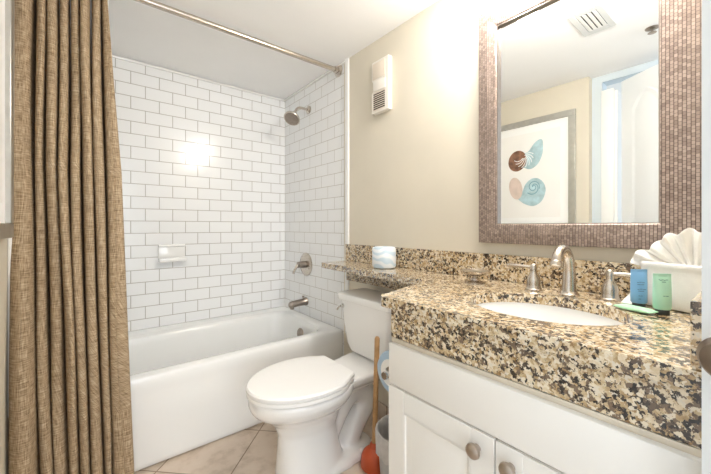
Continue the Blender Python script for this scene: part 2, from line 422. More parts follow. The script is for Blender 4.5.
t = thing('tub_spout', 'dark nickel tub spout low on the tiled wall above the overflow plate', 'tub spout', (X, 2.15, .50))
b = NB()
def sprofile(x, z, ry, rz): return [(x, 2.15 + ry * math.cos(2 * PI * k / 24), z + rz * math.sin(2 * PI * k / 24)) for k in range(24)]
loft(b, [sprofile(X - .001, .510, .030, .030), sprofile(X - .012, .510, .030, .030), sprofile(X - .022, .508, .024, .025), sprofile(X - .06, .508, .023, .024), sprofile(X - .115, .504, .023, .024), sprofile(X - .132, .502, .022, .023), sprofile(X - .140, .501, .016, .016)])
sp_ = obj('spout_body', b, m_nickd, t)
obj('outlet', lathe([(.015, 0), (.015, .014), (.012, .014)], axis((X - .118, 2.15, .484), (0, 0, -1)), 20), m_nickd, t)
obj('diverter_knob', lathe([(.004, 0), (.004, .012), (.008, .015), (.008, .021), (.004, .023)], axis((X - .028, 2.15, .532), (0, 0, 1)), 16), m_nickd, t)

# ceramic soap dish on the back wall
t = thing('wall_soap_dish', 'white ceramic soap dish set in the back wall tiling', 'soap dish', (.435, YB, .833))
b = NB(); bx(b, .355, .515, YB - .016, YB - .001, .835, .947, 0, .006)
bx(b, .355, .515, YB - .030, YB - .012, .930, .947, 0, .006)
obj('plate', b, m_porc, t)
b = NB(); bx(b, .355, .515, YB - .070, YB - .012, .833, .848, 0, .006); bx(b, .355, .515, YB - .072, YB - .060, .838, .862, 0, .005)
bx(b, .355, .367, YB - .066, YB - .012, .836, .858, 0, .005); bx(b, .503, .515, YB - .066, YB - .012, .836, .858, 0, .005)
obj('tray', b, m_porc, t)

# ------------------------------------------------------------------ curtain rod and curtain
YR, ZRD = 1.738, 2.068
t = thing('curtain_rod', 'straight brushed nickel shower curtain rod just under the ceiling', 'curtain rod', ((XL + X) / 2, YR, ZRD))
obj('pole', lathe([(.0145, XL + .004), (.0145, X - .004)], Matrix.Translation((0, YR, ZRD)) @ Matrix.Rotation(PI / 2, 4, 'Y'), 24), m_nick, t)
for xx, d in ((X - .0015, -1), (XL + .0015, 1)):
    obj('end_flange', lathe([(.039, 0), (.039, .004), (.033, .010), (.020, .014), (.020, .034), (.0155, .036)], axis((xx, YR, ZRD), (d, 0, 0)), 36), m_nick, t)

def make_curtain():
    rows = [(2.05, 1.735, [-.205, -.155, -.125, -.087, -.055, -.025, .010, .042, .058]),
            (1.95, 1.728, [-.205, -.155, -.125, -.087, -.055, -.025, .010, .042, .064]),
            (1.28, 1.672, [-.205, -.152, -.125, -.087, -.056, -.021, .015, .056, .107]),
            (.50, 1.625, [-.205, -.140, -.105, -.066, -.034, -.002, .036, .066, .130]),
            (.05, 1.612, [-.205, -.133, -.092, -.051, -.020, .012, .051, .073, .146])]
    dep = [.066, .036, .030, .040, .032, .036, .030, .026]
    nz_, ns = 70, 24
    b = NB(); uvl = b.loops.layers.uv.new('UVMap'); grid = []; uvs = []
    for j in range(nz_ + 1):
        z = 2.05 + (.05 - 2.05) * j / nz_
        for q in range(len(rows) - 1):
            if rows[q][0] >= z >= rows[q + 1][0] - 1e-6: break
        f = (rows[q][0] - z) / (rows[q][0] - rows[q + 1][0]); f = min(max(f, 0), 1)
        X_ = [a + (c - a) * f for a, c in zip(rows[q][2], rows[q + 1][2])]
        ym = rows[q][1] + (rows[q + 1][1] - rows[q][1]) * f
        row = []; ur = []; u = 0; last = None
        for k in range(len(X_) - 1):
            a, c = X_[k], X_[k + 1]
            for s in range(ns + (k == len(X_) - 2)):
                p = s / ns
                A = dep[k] * (.75 + .25 * math.sin(3.1 * z + k * 1.7)) * (1.1 if z > 1.3 else 1)
                # omega-shaped pleats: a full round front and pinched valleys
                low = min(1, max(0, (z - .35) / .5)); yy = ym + .004 - A * 1.25 * math.sin(PI * p) ** .8 + (.030 + .035 * low) * math.exp(-(min(p, 1 - p) / .11) ** 2)
                xx = a + (c - a) * (p - .05 * math.sin(2 * PI * p))
                xx += (.005 * math.sin(z * 3.3 + k * 2.1) + .003 * math.sin(z * 7 + k)) * math.sin(PI * p)
                yy += .0025 * math.sin(z * 9 + k * 1.3 + p * 3)
                if k == 0 and p < .5: yy = ym - .045 - (A * 1.25 - .045) * math.sin(PI * p) ** .8; xx = a + (c - a) * (.02 + .98 * p)
                if k == 7: yy = ym + .004 + (.030 + .035 * low) * math.exp(-(p / .09) ** 2) - (.035 * math.sin(PI * p) ** .6) * (1 if p < .5 else .75) - (.012 if p > .5 else 0) * (p - .5) * 2
                v = Vector((xx, yy, z)); v.y = max(v.y, 1.50)
                if last is not None: u += min((v - last).length, .02)
                last = v; row.append(b.verts.new(v)); ur.append((u, z))
        grid.append(row); uvs.append(ur)
    for j in range(nz_):
        for i in range(len(grid[0]) - 1):
            f = b.faces.new((grid[j][i], grid[j][i + 1], grid[j + 1][i + 1], grid[j + 1][i]))
            for lp, (jj, ii) in zip(f.loops, ((j, i), (j, i + 1), (j + 1, i + 1), (j + 1, i))): lp[uvl].uv = uvs[jj][ii]
    return b
t = thing('shower_curtain', 'brown linen shower curtain gathered in deep folds at the left', 'shower curtain', (-.03, 1.61, .05))
o = obj('curtain_panel', make_curtain(), m_curtain, t, mods=[('SOLIDIFY', dict(thickness=.0022, offset=0))])
b = NB(); g = []
for j in range(31):
    z = 2.04 - (2.04 - .30) * j / 30; r = []
    sp1 = .068 + .012 * (2.04 - z)
    for i in range(49):
        p = i / 48; r.append(b.verts.new((-.19 + (sp1 + .19) * p, 1.765 + .012 * math.sin(p * 2 * PI * 9 + .4 * math.sin(z * 3)) + (.09 * min(1, max(0, (1.2 - z) / .8))), z)))
    g.append(r)
for j in range(30):
    for i in range(48): b.faces.new((g[j][i], g[j][i + 1], g[j + 1][i + 1], g[j + 1][i]))
obj('liner', b, m_linerc, t, mods=[('SOLIDIFY', dict(thickness=.001, offset=0))], label='white liner behind the linen')
for i in range(8):
    xx = -.18 + i * .031
    pts = [(xx, YR + .021 * math.sin(a), ZRD - .004 + .021 * math.cos(a)) for a in [2 * PI * k / 20 for k in range(20)]]
    bb = NB(); rings = []
    for k in range(20):
        a = 2 * PI * k / 20; rad = Vector((0, math.sin(a), math.cos(a)))
        rings.append([Vector(pts[k]) + (rad * math.cos(q) + Vector((1, 0, 0)) * math.sin(q)) * .0016 for q in [2 * PI * m / 8 for m in range(8)]])
    loft(bb, rings, closed=True); obj('curtain_ring', bb, m_nick, t)

# ------------------------------------------------------------------ toilet
TY = 1.265
t = thing('toilet', 'white two-piece toilet with its lid closed between tub and vanity', 'toilet', (.88, TY, 0))
b = NB()
loft(b, [sel(.86, TY, 0, .235, .235, .112, 2.4), sel(.86, TY, .018, .235, .235, .112, 2.4), sel(.86, TY, .030, .228, .228, .105, 2.3), sel(.85, TY, .042, .212, .20, .092, 2.2)])
loft(b, [sel(.79, TY, .02, .185, .13, .102, 2.4), sel(.79, TY, .12, .178, .10, .094, 2.3), sel(.785, TY, .20, .172, .095, .090), sel(.78, TY, .25, .188, .12, .102), sel(.765, TY, .285, .215, .17, .125), sel(.752, TY, .312, .238, .20, .155),
         sel(.745, TY, .330, .246, .215, .172), sel(.742, TY, .35, .250, .225, .182), sel(.742, TY, .376, .250, .22, .185), sel(.742, TY, .384, .244, .215, .179)])
# rear deck that carries the tank
def deck(z, x0, x1, h, r): return [(x, TY + (y - TY) * (.62 + .38 * min(1, max(0, (x - x0) / .22))), zz + .016 * min(1, max(0, (x - .90) / .16))) for x, y, zz in rrect(x0, x1, TY - h, TY + h, z, r, 6)]
loft(b, [deck(.290, .84, 1.08, .07, .05), deck(.325, .82, 1.16, .11, .05), deck(.350, .82, 1.234, .150, .04), deck(.372, .82, 1.240, .160, .03), deck(.383, .83, 1.236, .156, .03)])
# exposed trapway
tw = spline([(.83, TY, .08), (.87, TY, .16), (.915, TY, .235), (.975, TY, .285), (1.045, TY, .265), (1.062, TY, .20), (1.01, TY, .125), (.960, TY, .03)], 6)
tube(b, tw, [.052 + .014 * math.sin(PI * i / len(tw)) for i in range(len(tw))], 20)
tube(b, spline([(.80, TY, .30), (.90, TY, .315), (.99, TY, .325)], 6), .062, 20)
obj('bowl', b, m_porc, t, mods=[('REMESH', dict(mode='VOXEL', voxel_size=.0065)), ('SMOOTH', dict(factor=.6, iterations=8))])
for s in (-1, 1):
    obj('bolt_cap', lathe([(.016, .024), (.016, .034), (.012, .044), (.005, .048)], Matrix.Translation((.985, TY + s * .088, 0)), 20), m_seat, t)
# seat and lid
def lidring(z, d, bk=.917, n=44):
    r = []; c = .742
    for i in range(n + 1):
        a = -PI / 2 + PI * i / n
        r.append((c - (.258 - d) * math.cos(a), TY + (.190 - d) * math.sin(a), z))
    for xx, hw in ((.80, .184), (.85, .163), (.885, .138), (bk - .006, .126)): r.append((xx, TY + hw - d, z))
    r.append((bk - d, TY + .117 - d, z)); r.append((bk - d, TY - .117 + d, z))
    for xx, hw in ((bk - .006, .126), (.885, .138), (.85, .163), (.80, .184)): r.append((xx, TY - hw + d, z))
    return r
b = NB(); loft(b, [lidring(0.3865, .007), lidring(0.3890, .002), lidring(0.4010, .002), lidring(0.4035, .006)])
obj('seat', b, m_seat, t)
b = NB(); loft(b, [lidring(0.4045, .008), lidring(0.4065, .001), lidring(0.4180, 0), lidring(0.4245, .006), lidring(0.4265, .025), lidring(0.4275, .07), lidring(0.4280, .11)])
obj('lid', b, m_seat, t)
for s in (-1, 1):
    obj('hinge', lathe([(.011, -.022), (.013, -.018), (.013, .018), (.011, .022)], axis((.922, TY + s * .075, .400), (0, 1, 0)), 18), m_seat, t)
# tank
b = NB()
def tk(z, x0, h, r, x1=1.243): return rrect(x0, x1, TY - h, TY + h, z, r, 8)
loft(b, [tk(.399, 1.105, .132, .03), tk(.408, 1.088, .150, .035), tk(.45, 1.076, .166, .035), tk(.56, 1.066, .184, .035), tk(.674, 1.060, .198, .035)])
obj('tank', b, m_porc, t)
b = NB()
loft(b, [tk(.6745, 1.054, .205, .03, 1.2432), tk(.678, 1.047, .211, .035, 1.2435), tk(.702, 1.045, .213, .036, 1.2435), tk(.710, 1.050, .208, .034, 1.2432), tk(.713, 1.062, .196, .03, 1.2420)])
obj('tank_lid', b, m_porc, t)
b = NB(); lathe([(.012, 0), (.012, .006), (.007, .009), (.006, .018)], axis((1.061, TY + .160, 0.644), (-1, 0, 0)), 20, bm=b)
tube(b, [(1.045, TY + .160, .644), (1.040, TY + .172, .640), (1.040, TY + .186, .622)], [.006, .0055, .007], 12)
obj('flush_lever', b, m_chrome, t)

# ------------------------------------------------------------------ vanity cabinet
t = thing('vanity_cabinet', 'cream painted vanity cabinet with two panel doors under the granite', 'cabinet', (.98, .384, 0))
b = NB()
bx(b, .718, X - .001, .6805, .696, .09, .737); bx(b, .718, X - .001, .058, .0735, .09, .737); bx(b, .718, X - .001, .0736, .6804, .09, .105)
bx(b, X - .008, X - .001, .0736, .6804, .1051, .737); bx(b, .700, .7179, .058, .696, .585, .737); bx(b, .700, .7179, .058, .11, .09, .5849)
bx(b, .700, .7179, .646, .696, .09, .5849); bx(b, .700, .7179, .35, .39, .09, .5849)
obj('carcass', b, m_cab, t, smooth=False)
obj('toe_kick', box(.76, .775, .058, .690, 0, .0895), m_cabin, t, smooth=False)
obj('shaded_top_rail', box(.6985, .7003, .0575, .697, .722, .738, .0004), m_cabin, t, label='cabinet rail under the granite, its shade painted in beige')  # frame face in shade: the darker beige strip is painted shade
# drawer-style false front
obj('false_front', box(.682, .699, .0585, .6945, .611, .7275, .003), m_cab, t)
def cab_door(y0, y1, knoby):
    b = NB(); z0, z1 = .10, .606
    bx(b, .6875, .699, y0, y1, z0, z1)
    sw = .058
    for q in ((y0, y0 + sw, z0, z1), (y1 - sw, y1, z0, z1), (y0 + sw, y1 - sw, z0, z0 + sw), (y0 + sw, y1 - sw, z1 - sw, z1)):
        bx(b, .682, .6876, q[0], q[1], q[2], q[3])
    # raised bead and raised panel with sloping edge
    iy0, iy1, iz0, iz1 = y0 + sw, y1 - sw, z0 + sw, z1 - sw
    def rr(d, x): return [(x, iy0 + d, iz0 + d), (x, iy1 - d, iz0 + d), (x, iy1 - d, iz1 - d), (x, iy0 + d, iz1 - d)]
    loft(b, [rr(0, .6822), rr(.004, .6826), rr(.008, .6868), rr(.013, .6868), rr(.030, .6834), rr(.032, .6830)], cap0=False)
    d = obj('door', b, m_cab, t, mods=[BEV(.0012, 1)])
    kb = lathe([(.0085, 0), (.0070, .003), (.0060, .007), (.0080, .010), (.0150, .013), (.0170, .018), (.0158, .023), (.0100, .0265), (.002, .0275)], axis((.682, knoby, .568), (-1, 0, 0)), 28)
    obj('knob', kb, m_knob, d, label='satin bronze round knob')
cab_door(.3715, .6945, .411)
cab_door(.0585, .3685, .334)

# ------------------------------------------------------------------ granite countertop with shelf over the toilet
t = thing('granite_countertop', 'speckled tan and black granite countertop that narrows to a shelf over the toilet', 'countertop', (1.0, .6, .826))
ZC = .856
SX, SY, SRX, SRY = .934, .375, .158, .186
def counter():
    outl = [(1.2618, .0565), (.686, .0565)]
    outl += [(.684, .712)]
    for k in range(1, 8):   # rounded front corner
        a = k / 7 * math.radians(74)
        outl.append((.684 + .026 * (1 - math.cos(a)), .718 + .026 * math.sin(a)))
    outl += [(.99, .826), (1.012, .838), (1.028, .858), (1.055, YT - .01), (1.060, YT), (1.2618, YT)]
    hole = [(SX + SRX * math.cos(2 * PI * i / 64), SY + SRY * math.sin(2 * PI * i / 64)) for i in range(64)]
    b = NB(); allz = []
    for z in (ZC, ZC - .030):
        vo = [b.verts.new((x, y, z)) for x, y in outl]; vh = [b.verts.new((x, y, z)) for x, y in hole]
        es = [b.edges.new((v[i], v[(i + 1) % len(v)])) for v in (vo, vh) for i in range(len(v))]
        bmesh.ops.triangle_fill(b, edges=es, use_beauty=True, use_dissolve=False)
        allz.append((vo, vh))
    for k in (0, 1):
        a, c = allz[0][k], allz[1][k]
        for i in range(len(a)): b.faces.new((a[i], a[(i + 1) % len(a)], c[(i + 1) % len(a)], c[i]))
    return b
obj('worktop', counter(), m_granite, t, mods=[BEV(.004, 3)])
b = NB(); bx(b, .6985, .718, .058, .702, .7385, .8262); bx(b, .718, 1.23, .684, .702, .7385, .8262)
obj('front_apron', b, m_granite, t, mods=[BEV(.003, 2)])
b = NB(); bx(b, 1.2425, X - .0003, .72, YT + .003, .735, .8262)
obj('shelf_cleat', b, m_granite, t, mods=[BEV(.003, 2)])
obj('backsplash', box(X - .020, X - .0003, .0735, YT + .012, ZC + .0003, .9563), m_granite, t, mods=[BEV(.002, 2)])
obj('side_splash', box(.688, X - .0205, .0568, .0725, ZC + .0003, .9563), m_granite, t, mods=[BEV(.002, 2)])

# undermount sink
t = thing('undermount_sink', 'oval white undermount sink below the granite cutout', 'sink', (SX, SY, .70))
b = NB()
def er(z, s, n=64): return [(SX + (SRX + .008) * s * math.cos(2 * PI * i / n), SY + (SRY + .008) * s * math.sin(2 * PI * i / n), z) for i in range(n)]
loft(b, [er(.8258, 1.06), er(.8258, .985), er(.815, .965), er(.78, .93), er(.74, .84), er(.712, .66), er(.700, .42), er(.697, .14), er(.690, .14), er(.692, .44), er(.704, .70), er(.733, .88), er(.78, .975), er(.815, 1.01), er(.818, 1.06)], False, False, closed=True)
obj('basin', b, m_sink, t)
obj('drain', lathe([(.026, .6905), (.027, .6985), (.022, .7005), (.012, .700), (.004, .702)], Matrix.Translation((SX, SY, 0)), 28), m_chrome, t)

# faucet: gooseneck and two lever handles
t = thing('widespread_faucet', 'brushed nickel faucet with curved spout and two lever handles behind sink', 'faucet', (1.136, .382, ZC))
fx, fy = 1.140, .382
b = NB()
lathe([(.028, 0), (.028, .005), (.024, .009), (.0215, .014)], Matrix.Translation((fx, fy, ZC + .0005)), 32, bm=b)
pth = spline([(fx, fy, ZC + .006), (fx + .002, fy, ZC + .04), (fx + .002, fy, ZC + .080), (fx - .008, fy, ZC + .120), (fx - .036, fy, ZC + .141), (fx - .066, fy, ZC + .139), (fx - .088, fy, ZC + .122), (fx - .098, fy, ZC + .100)], 7)
N_ = len(pth)
tube(b, pth, [.0205 - .0075 * min(1, i / (N_ * .55)) for i in range(N_)], 24)
lathe([(.0135, -.004), (.0155, 0), (.0155, .010), (.013, .012)], axis(pth[-1] - Vector((-.002, 0, -.006)), (-.35, 0, -.94)), 24, bm=b)
obj('spout', b, m_nick, t)
def handle(x, y, sg, k=1.0):
    b = lathe([(.026, 0), (.026, .005), (.022, .009), (.0205, .018), (.0210, .030), (.0185, .042), (.0120, .052), (.0095, .058), (.0105, .064), (.0105, .078), (.008, .084), (.003, .087)], Matrix.Translation((x, y, ZC + .0005)), 28)
    h = obj('handle', b, m_nick, t)
    obj('lever', tube(NB(), [(x, y, ZC + .074), (x, y + sg * .02 * k, ZC + .0745), (x - .001, y + sg * .055 * k, ZC + .075), (x - .002, y + sg * .080 * k, ZC + .075), (x - .002, y + sg * .087 * k, ZC + .075)], [.0055, .006, .0068, .0078, .0045], 16), m_nick, h)
handle(1.145, .487, 1); handle(1.160, .284, -1, .66)

# metal soap dish on the counter
t = thing('pedestal_soap_dish', 'small brushed metal pedestal soap dish on the granite, left of the faucet', 'soap dish', (1.13, .690, ZC))
M = Matrix.Translation((1.122, .686, ZC + .0008)) @ Matrix.Scale(.86, 4, (0, 0, 1))
obj('base', lathe([(.037, 0), (.037, .004), (.030, .007), (.016, .011), (.013, .020), (.016, .030)], M, 36), m_nick, t)
obj('dish', lathe([(.014, .028), (.034, .033), (.050, .043), (.054, .052), (.052, .053), (.046, .048), (.030, .041), (.004, .039)], M, 40), m_nick, t)

# ------------------------------------------------------------------ toilet rolls (wrapped)
def roll(name_parent, M, r=.060, h=.106, core=.021, mw=None):
    t = name_parent
    prof = [(core, .0), (r - .012, .0), (r - .004, .003), (r, .010), (r, h - .010), (r - .004, h - .003), (r - .012, h), (core, h - .004)]
    b = NB(); n = 48; rings = []
    for i in range(n):
        a = 2 * PI * i / n; k = 1 + .008 * math.sin(a * 5) + .006 * math.sin(a * 11 + 1)
        rings.append([(q * (k if q > core + .001 else 1) * math.cos(a), q * (k if q > core + .001 else 1) * math.sin(a), z) for q, z in prof])
    loft(b, rings, closed=True); bmesh.ops.transform(b, matrix=M, verts=b.verts[:])
    obj('wrapper', b, mw or m_wrap, t)
    b = NB(); rings = [[(q * math.cos(2 * PI * i / n), q * math.sin(2 * PI * i / n), z) for q, z in ((core - .003, .003), (core - .0003, .003), (core - .0003, h - .005), (core - .003, h - .005))] for i in range(n)]
    loft(b, rings, closed=True); bmesh.ops.transform(b, matrix=M, verts=b.verts[:])
    obj('cardboard_core', b, m_panel, t)
t = thing('toilet_roll', 'toilet roll in pale blue and white wrapper on the granite shelf', 'toilet roll', (1.168, 1.222, ZC))
roll(t, Matrix.Translation((1.168, 1.222, ZC + .0008)))

t = thing('toilet_roll', 'blue wrapped toilet roll hanging beside the vanity cabinet, behind the plunger stick', 'toilet roll', (.84, .790, .573))
M = Matrix.Translation((.790, .796, .572)) @ Matrix.Rotation(PI / 2, 4, 'Y')
roll(t, M, .071, .105, .024, m_wrapb)
obj('paper_end', lathe([(.022, -.0015), (.045, -.0015), (.047, .002)], M, 40, False, False), m_cloth, t, label='white paper end inside the blue wrapper')
t = thing('toilet_roll_holder', 'chrome roll holder fixed to the side of the vanity cabinet', 'holder', (.84, .7125, .572))
for xx in (.772, .912):
    b = NB()
    lathe([(.022, 0), (.022, .004), (.012, .009), (.008, .012)], axis((xx, .6965, .572), (0, 1, 0)), 24, bm=b)
    tube(b, [(xx, .702, .572), (xx, .80, .572)], .007, 14); lathe([(.012, -.012), (.014, 0), (.012, .012)], axis((xx, .796, .572), (1, 0, 0)), 20, bm=b)
    obj('post', b, m_chrome, t)
obj('bar', lathe([(.010, 0), (.012, .01), (.012, .13), (.010, .14)], axis((.772, .792, .572), (1, 0, 0)), 20), m_chrome, t)

# ------------------------------------------------------------------ plunger and bin
px_, py_ = .990, 1.098
t = thing('plunger', 'red rubber toilet plunger with wooden stick standing beside the toilet', 'plunger', (px_, py_, 0))
obj('cup', lathe([(.055, .001), (.060, .006), (.061, .020), (.058, .045), (.050, .066), (.034, .080), (.022, .088), (.018, .104), (.014, .108), (.011, .108), (.011, .080), (.030, .070), (.046, .055), (.054, .02), (.054, .002)], Matrix.Translation((px_, py_, 0)), 40, False, False), m_rubber, t)
obj('stick', tube(NB(), [(px_, py_, .082), (px_ + .001, py_ - .008, .3), (px_ + .002, py_ - .017, .572), (px_ + .002, py_ - .017, .580)], [.0115, .0115, .0115, .007], 18), m_wood, t)

cx_, cy_ = .955, .888
t = thing('waste_bin', 'grey waste bin with a clear liner between vanity cabinet and plunger', 'bin', (cx_, cy_, 0))
obj('bucket', lathe([(.082, .001), (.084, .004), (.098, .20), (.104, .272), (.107, .274), (.107, .280), (.100, .280), (.094, .20), (.080, .008)], Matrix.Translation((cx_, cy_, 0)), 48, True, True), m_binm, t)
b = NB(); n = 96; R = []
for r, z, am in ((.086, .06, .001), (.0935, .20, .001), (.0988, .278, .0012), (.103, .2835, .001), (.1085, .281, .0015), (.1115, .262, .003), (.1095, .225, .0035), (.1090, .200, .004)):
    R.append([((r + am * math.sin(i * .9) * math.sin(i * .37 + z * 20)) * math.cos(2 * PI * i / n) + cx_, (r + am * math.sin(i * .9) * math.sin(i * .37 + z * 20)) * math.sin(2 * PI * i / n) + cy_, z + (.006 * math.sin(i * .6) if r == .1090 else 0)) for i in range(n)])
loft(b, R, False, False); obj('bin_liner', b, m_liner, t, label='crinkled translucent grey liner folded over the rim')

# ------------------------------------------------------------------ framed mirror
t = thing('framed_mirror', 'large wall mirror in a wide woven bronze mosaic frame above the sink', 'mirror', (X, .43, 1.0))
MY0, MY1, MZ0, MZ1 = .108, .738, 1.0005, 1.920      # outer
IY0, IY1, IZ0, IZ1 = .190, .664, 1.0735, 1.846     # inner
def rail(o0, o1, i0, i1):
    """mitred rail from outer corners o0,o1 to inner corners i0,i1; profile = slab with a raised outer edge"""
    b = NB(); xs_o, xs_i = X - .030, X - .024
    O = [Vector((0, *o0)), Vector((0, *o1))]; I = [Vector((0, *i0)), Vector((0, *i1))]
    rings = []
    for o, i in zip(O, I):
        def pt(f, x): v = o.lerp(i, f); return (x, v.y, v.z)
        rings.append([pt(0, X - .001), pt(0, xs_o + .003), pt(.03, xs_o), pt(.5, xs_o - .002), pt(.96, xs_i - .003), pt(1, xs_i), pt(1, X - .001)])
    loft(b, rings); return b
for a, c, e, f in (((MY1, MZ0), (MY1, MZ1), (IY1, IZ0), (IY1, IZ1)), ((MY0, MZ0), (MY0, MZ1), (IY0, IZ0), (IY0, IZ1)),
                   ((MY0, MZ0), (MY1, MZ0), (IY0, IZ0), (IY1, IZ0)), ((MY0, MZ1), (MY1, MZ1), (IY0, IZ1), (IY1, IZ1))):
    obj('frame_rail', rail(a, c, e, f), m_mosaic, t, smooth=False)
obj('glass', box(X - .0085, X - .001, IY0 - .005, IY1 + .005, IZ0 - .005, IZ1 + .005), m_mirror, t, smooth=False)
b = NB()
for q in ((IY0 - .001, IY0 + .003, IZ0, IZ1), (IY1 - .003, IY1 + .001, IZ0, IZ1), (IY0, IY1, IZ0 - .001, IZ0 + .003), (IY0, IY1, IZ1 - .003, IZ1 + .001)):
    bx(b, X - .0225, X - .0088, *q)
obj('inner_lip', b, m_nickd, t, smooth=False, label='thin dark inner lip')

# vanity light above the mirror
t = thing('vanity_light', 'lit vanity light bar with opal glass shades above the mirror', 'light', (X, .43, 2.0))
obj('backplate', box(X - .022, X - .001, .165, .695, 1.968, 2.040, .006), m_nick, t)
for yy in (.225, .430, .635):
    a_ = obj('lamp_arm', tube(NB(), [(X - .022, yy, 2.010), (X - .065, yy, 2.010), (X - .080, yy, 2.018)], .008, 14), m_nick, t)
    sh_ = obj('lamp_shade', lathe([(.016, 0), (.040, .004), (.044, .012), (.046, .066), (.043, .070), (.036, .070)], Matrix.Translation((X - .085, yy, 2.014)), 32), m_shade, t)
    d = bpy.data.lights.new('vanity_bulb', 'POINT'); d.energy = SHADE_POWER; d.color = (1, .975, .945); d.shadow_soft_size = .045
    lo = bpy.data.objects.new('vanity_bulb', d); COL.objects.link(lo); lo.location = (X - .145 - X + X, yy, 1.985); lo.parent = t; lo.location = Vector((X - .190, yy, 1.965)) - BASE[t.name]

# ------------------------------------------------------------------ wall fan/freshener unit
t = thing('wall_vent_unit', 'white plastic ventilation unit with small dark grille high on beige wall', 'vent', (X, 1.34, 1.69))
FY0, FY1, FZ0, FZ1 = 1.256, 1.388, 1.688, 1.972
b = NB()
out = [(FY0, FZ0), (FY0, FZ1), (FY1 - .004, FZ1), (FY1, FZ1 - .004), (FY1, 1.870), (FY1 - .012, 1.858), (FY1 - .012, 1.812), (FY1, 1.800), (FY1, FZ0)]
loft(b, [[(X - .001, y, z) for y, z in out], [(X - .030, y, z) for y, z in out]])
hs = obj('housing', b, m_plast, t, mods=[BEV(.004, 2)])
obj('upper_panel', box(X - .033, X - .0305, FY0 + .024, FY1 - .010, 1.872, 1.960, .001), m_panel, t, label='beige recessed upper panel')
obj('middle_panel', box(X - .036, X - .0305, FY0 + .018, FY1 - .018, 1.804, 1.858, .002), m_plast, t)
g = obj('grille', box(X - .0325, X - .0305, FY0 + .026, FY1 - .018, 1.703, 1.795, .0005), m_black, t, smooth=False, label='dark slotted grille')
b = NB()
for k in range(9):
    z = 1.7035 + k * .0113; bx(b, X - .0345, X - .0323, FY0 + .026, FY1 - .018, z - .0019, z + .0019)
obj('slats', b, m_panel, g, smooth=False)

# ------------------------------------------------------------------ toiletries
t = thing('washcloth_holder', 'folded white towel pouch with a fanned washcloth on the counter corner', 'towel', (1.165, .150, ZC))
b = NB()
def pr(z, d, r=.022, w=0):
    return [(min(1.2385, x + .40 * (y - .0765) * (1.238 - x) / .14) + w * math.sin(i * .7), y + w * math.cos(i * .9), zz) for i, (x, y, zz) in enumerate(rrect(1.092 + d, 1.232 - d, .0765 + d, .219 - d, z, r, 6))]
loft(b, [pr(ZC + .001, .002), pr(ZC + .006, -.001), pr(ZC + .04, -.0005, w=.0012), pr(ZC + .080, .002, w=.0012), pr(ZC + .100, .003), pr(ZC + .105, -.002, .024), pr(ZC + .115, -.002, .024), pr(ZC + .119, .006), pr(ZC + .113, .016), pr(ZC + .094, .022)])
obj('pouch', b, m_cloth, t, mods=[SUB(1)])
b = NB()  # pleated fan
NP = 8; cen = Vector((1.175, .118, ZC + .084)); rings = []
def fan_r(a):   # radius of the fan for an angle in degrees, 180 = towards +y
    K = [(15, .060), (45, .080), (80, .113), (100, .118), (118, .112), (130, .104), (143, .112), (160, .128), (172, .122)]
    for (a0, r0), (a1, r1) in zip(K, K[1:]):
        if a <= a1: return r0 + (r1 - r0) * max(0, (a - a0) / (a1 - a0))
    return K[-1][1]
NS = NP * 6
for j in range(11):
    f = j / 10; row = []
    for i in range(NS + 1):
        p = i / NS; ad = 170 - 150 * p; ang = math.radians(ad)
        ph = p * NP * 2 * PI
        rr_ = .012 + (fan_r(ad) - .012 + .006 * math.sin(ph + 1)) * f
        am = .004 + .017 * f
        y = cen.y - math.cos(ang) * rr_ ; z = cen.z + math.sin(ang) * rr_
        row.append(b.verts.new((cen.x + math.sin(ph) * am - .016 * f * math.sin(p * PI), max(.076, y), z + .004 * math.sin(ph * .5) * f)))
    rings.append(row)
for j in range(10):
    for i in range(NS): b.faces.new((rings[j][i], rings[j][i + 1], rings[j + 1][i + 1], rings[j + 1][i]))
obj('fanned_washcloth', b, m_cloth, t, mods=[('SOLIDIFY', dict(thickness=.0035, offset=0)), SUB(1)])
b = NB(); loft(b, [[(1.13, .226, ZC + .001), (1.20, .226, ZC + .001), (1.19, .227, ZC + .05)], [(1.135, .255, ZC + .001), (1.19, .255, ZC + .001), (1.18, .250, ZC + .012)]])
obj('folded_corner', b, m_cloth, t, mods=[BEV(.002, 2)])

def tube_bottle(name, label, x, y, rz, w, h, mat, mink, script):
    t = thing(name, label, 'toiletry tube', (x, y, ZC), group='hotel toiletry tubes')
    Mx = Matrix.Translation((x, y, ZC + .0008)) @ Matrix.Rotation(rz, 4, 'Z')
    b = lathe([(.0135, 0), (.0140, .001), (.0140, .010), (.0130, .0115)], Mx, 28); obj('cap', b, m_cap, t, label='dark cap at the foot')
    b = NB(); rings = []; n = 32
    for f, rx, ry in ((0, .0155, .0150), (.03, .0175, .0162), (.3, .0180, .0145), (.7, w / 2, .0075), (.90, w / 2, .0022), (.91, w / 2, .0014), (1, w / 2, .0012)):
        rings.append([(rx * math.cos(2 * PI * i / n), ry * math.sin(2 * PI * i / n), .0118 + f * (h - .0118)) for i in range(n)])
    loft(b, rings); bmesh.ops.transform(b, matrix=Mx, verts=b.verts[:]); bo = obj('tube_body', b, mat, t)
    # tiny printed lines on the front
    def ry(z):
        f = (z - .0118) / (h - .0118); return .0146 + (.0075 - .0146) * max(0, (f - .3) / .4) if f < .7 else .0075 + (.0022 - .0075) * (f - .7) / .2
    for z0, segs in script:
        b = NB()
        for s0, s1, dz in segs:
            yy = -ry(z0) - .0004; bx(b, s0, s1, yy - .0002, yy + .0002, z0 + dz, z0 + dz + .0013)
        bmesh.ops.transform(b, matrix=Mx, verts=b.verts[:]); obj('printed_line', b, mink, bo, smooth=False)
rzc = -math.radians(50)   # fronts face the room
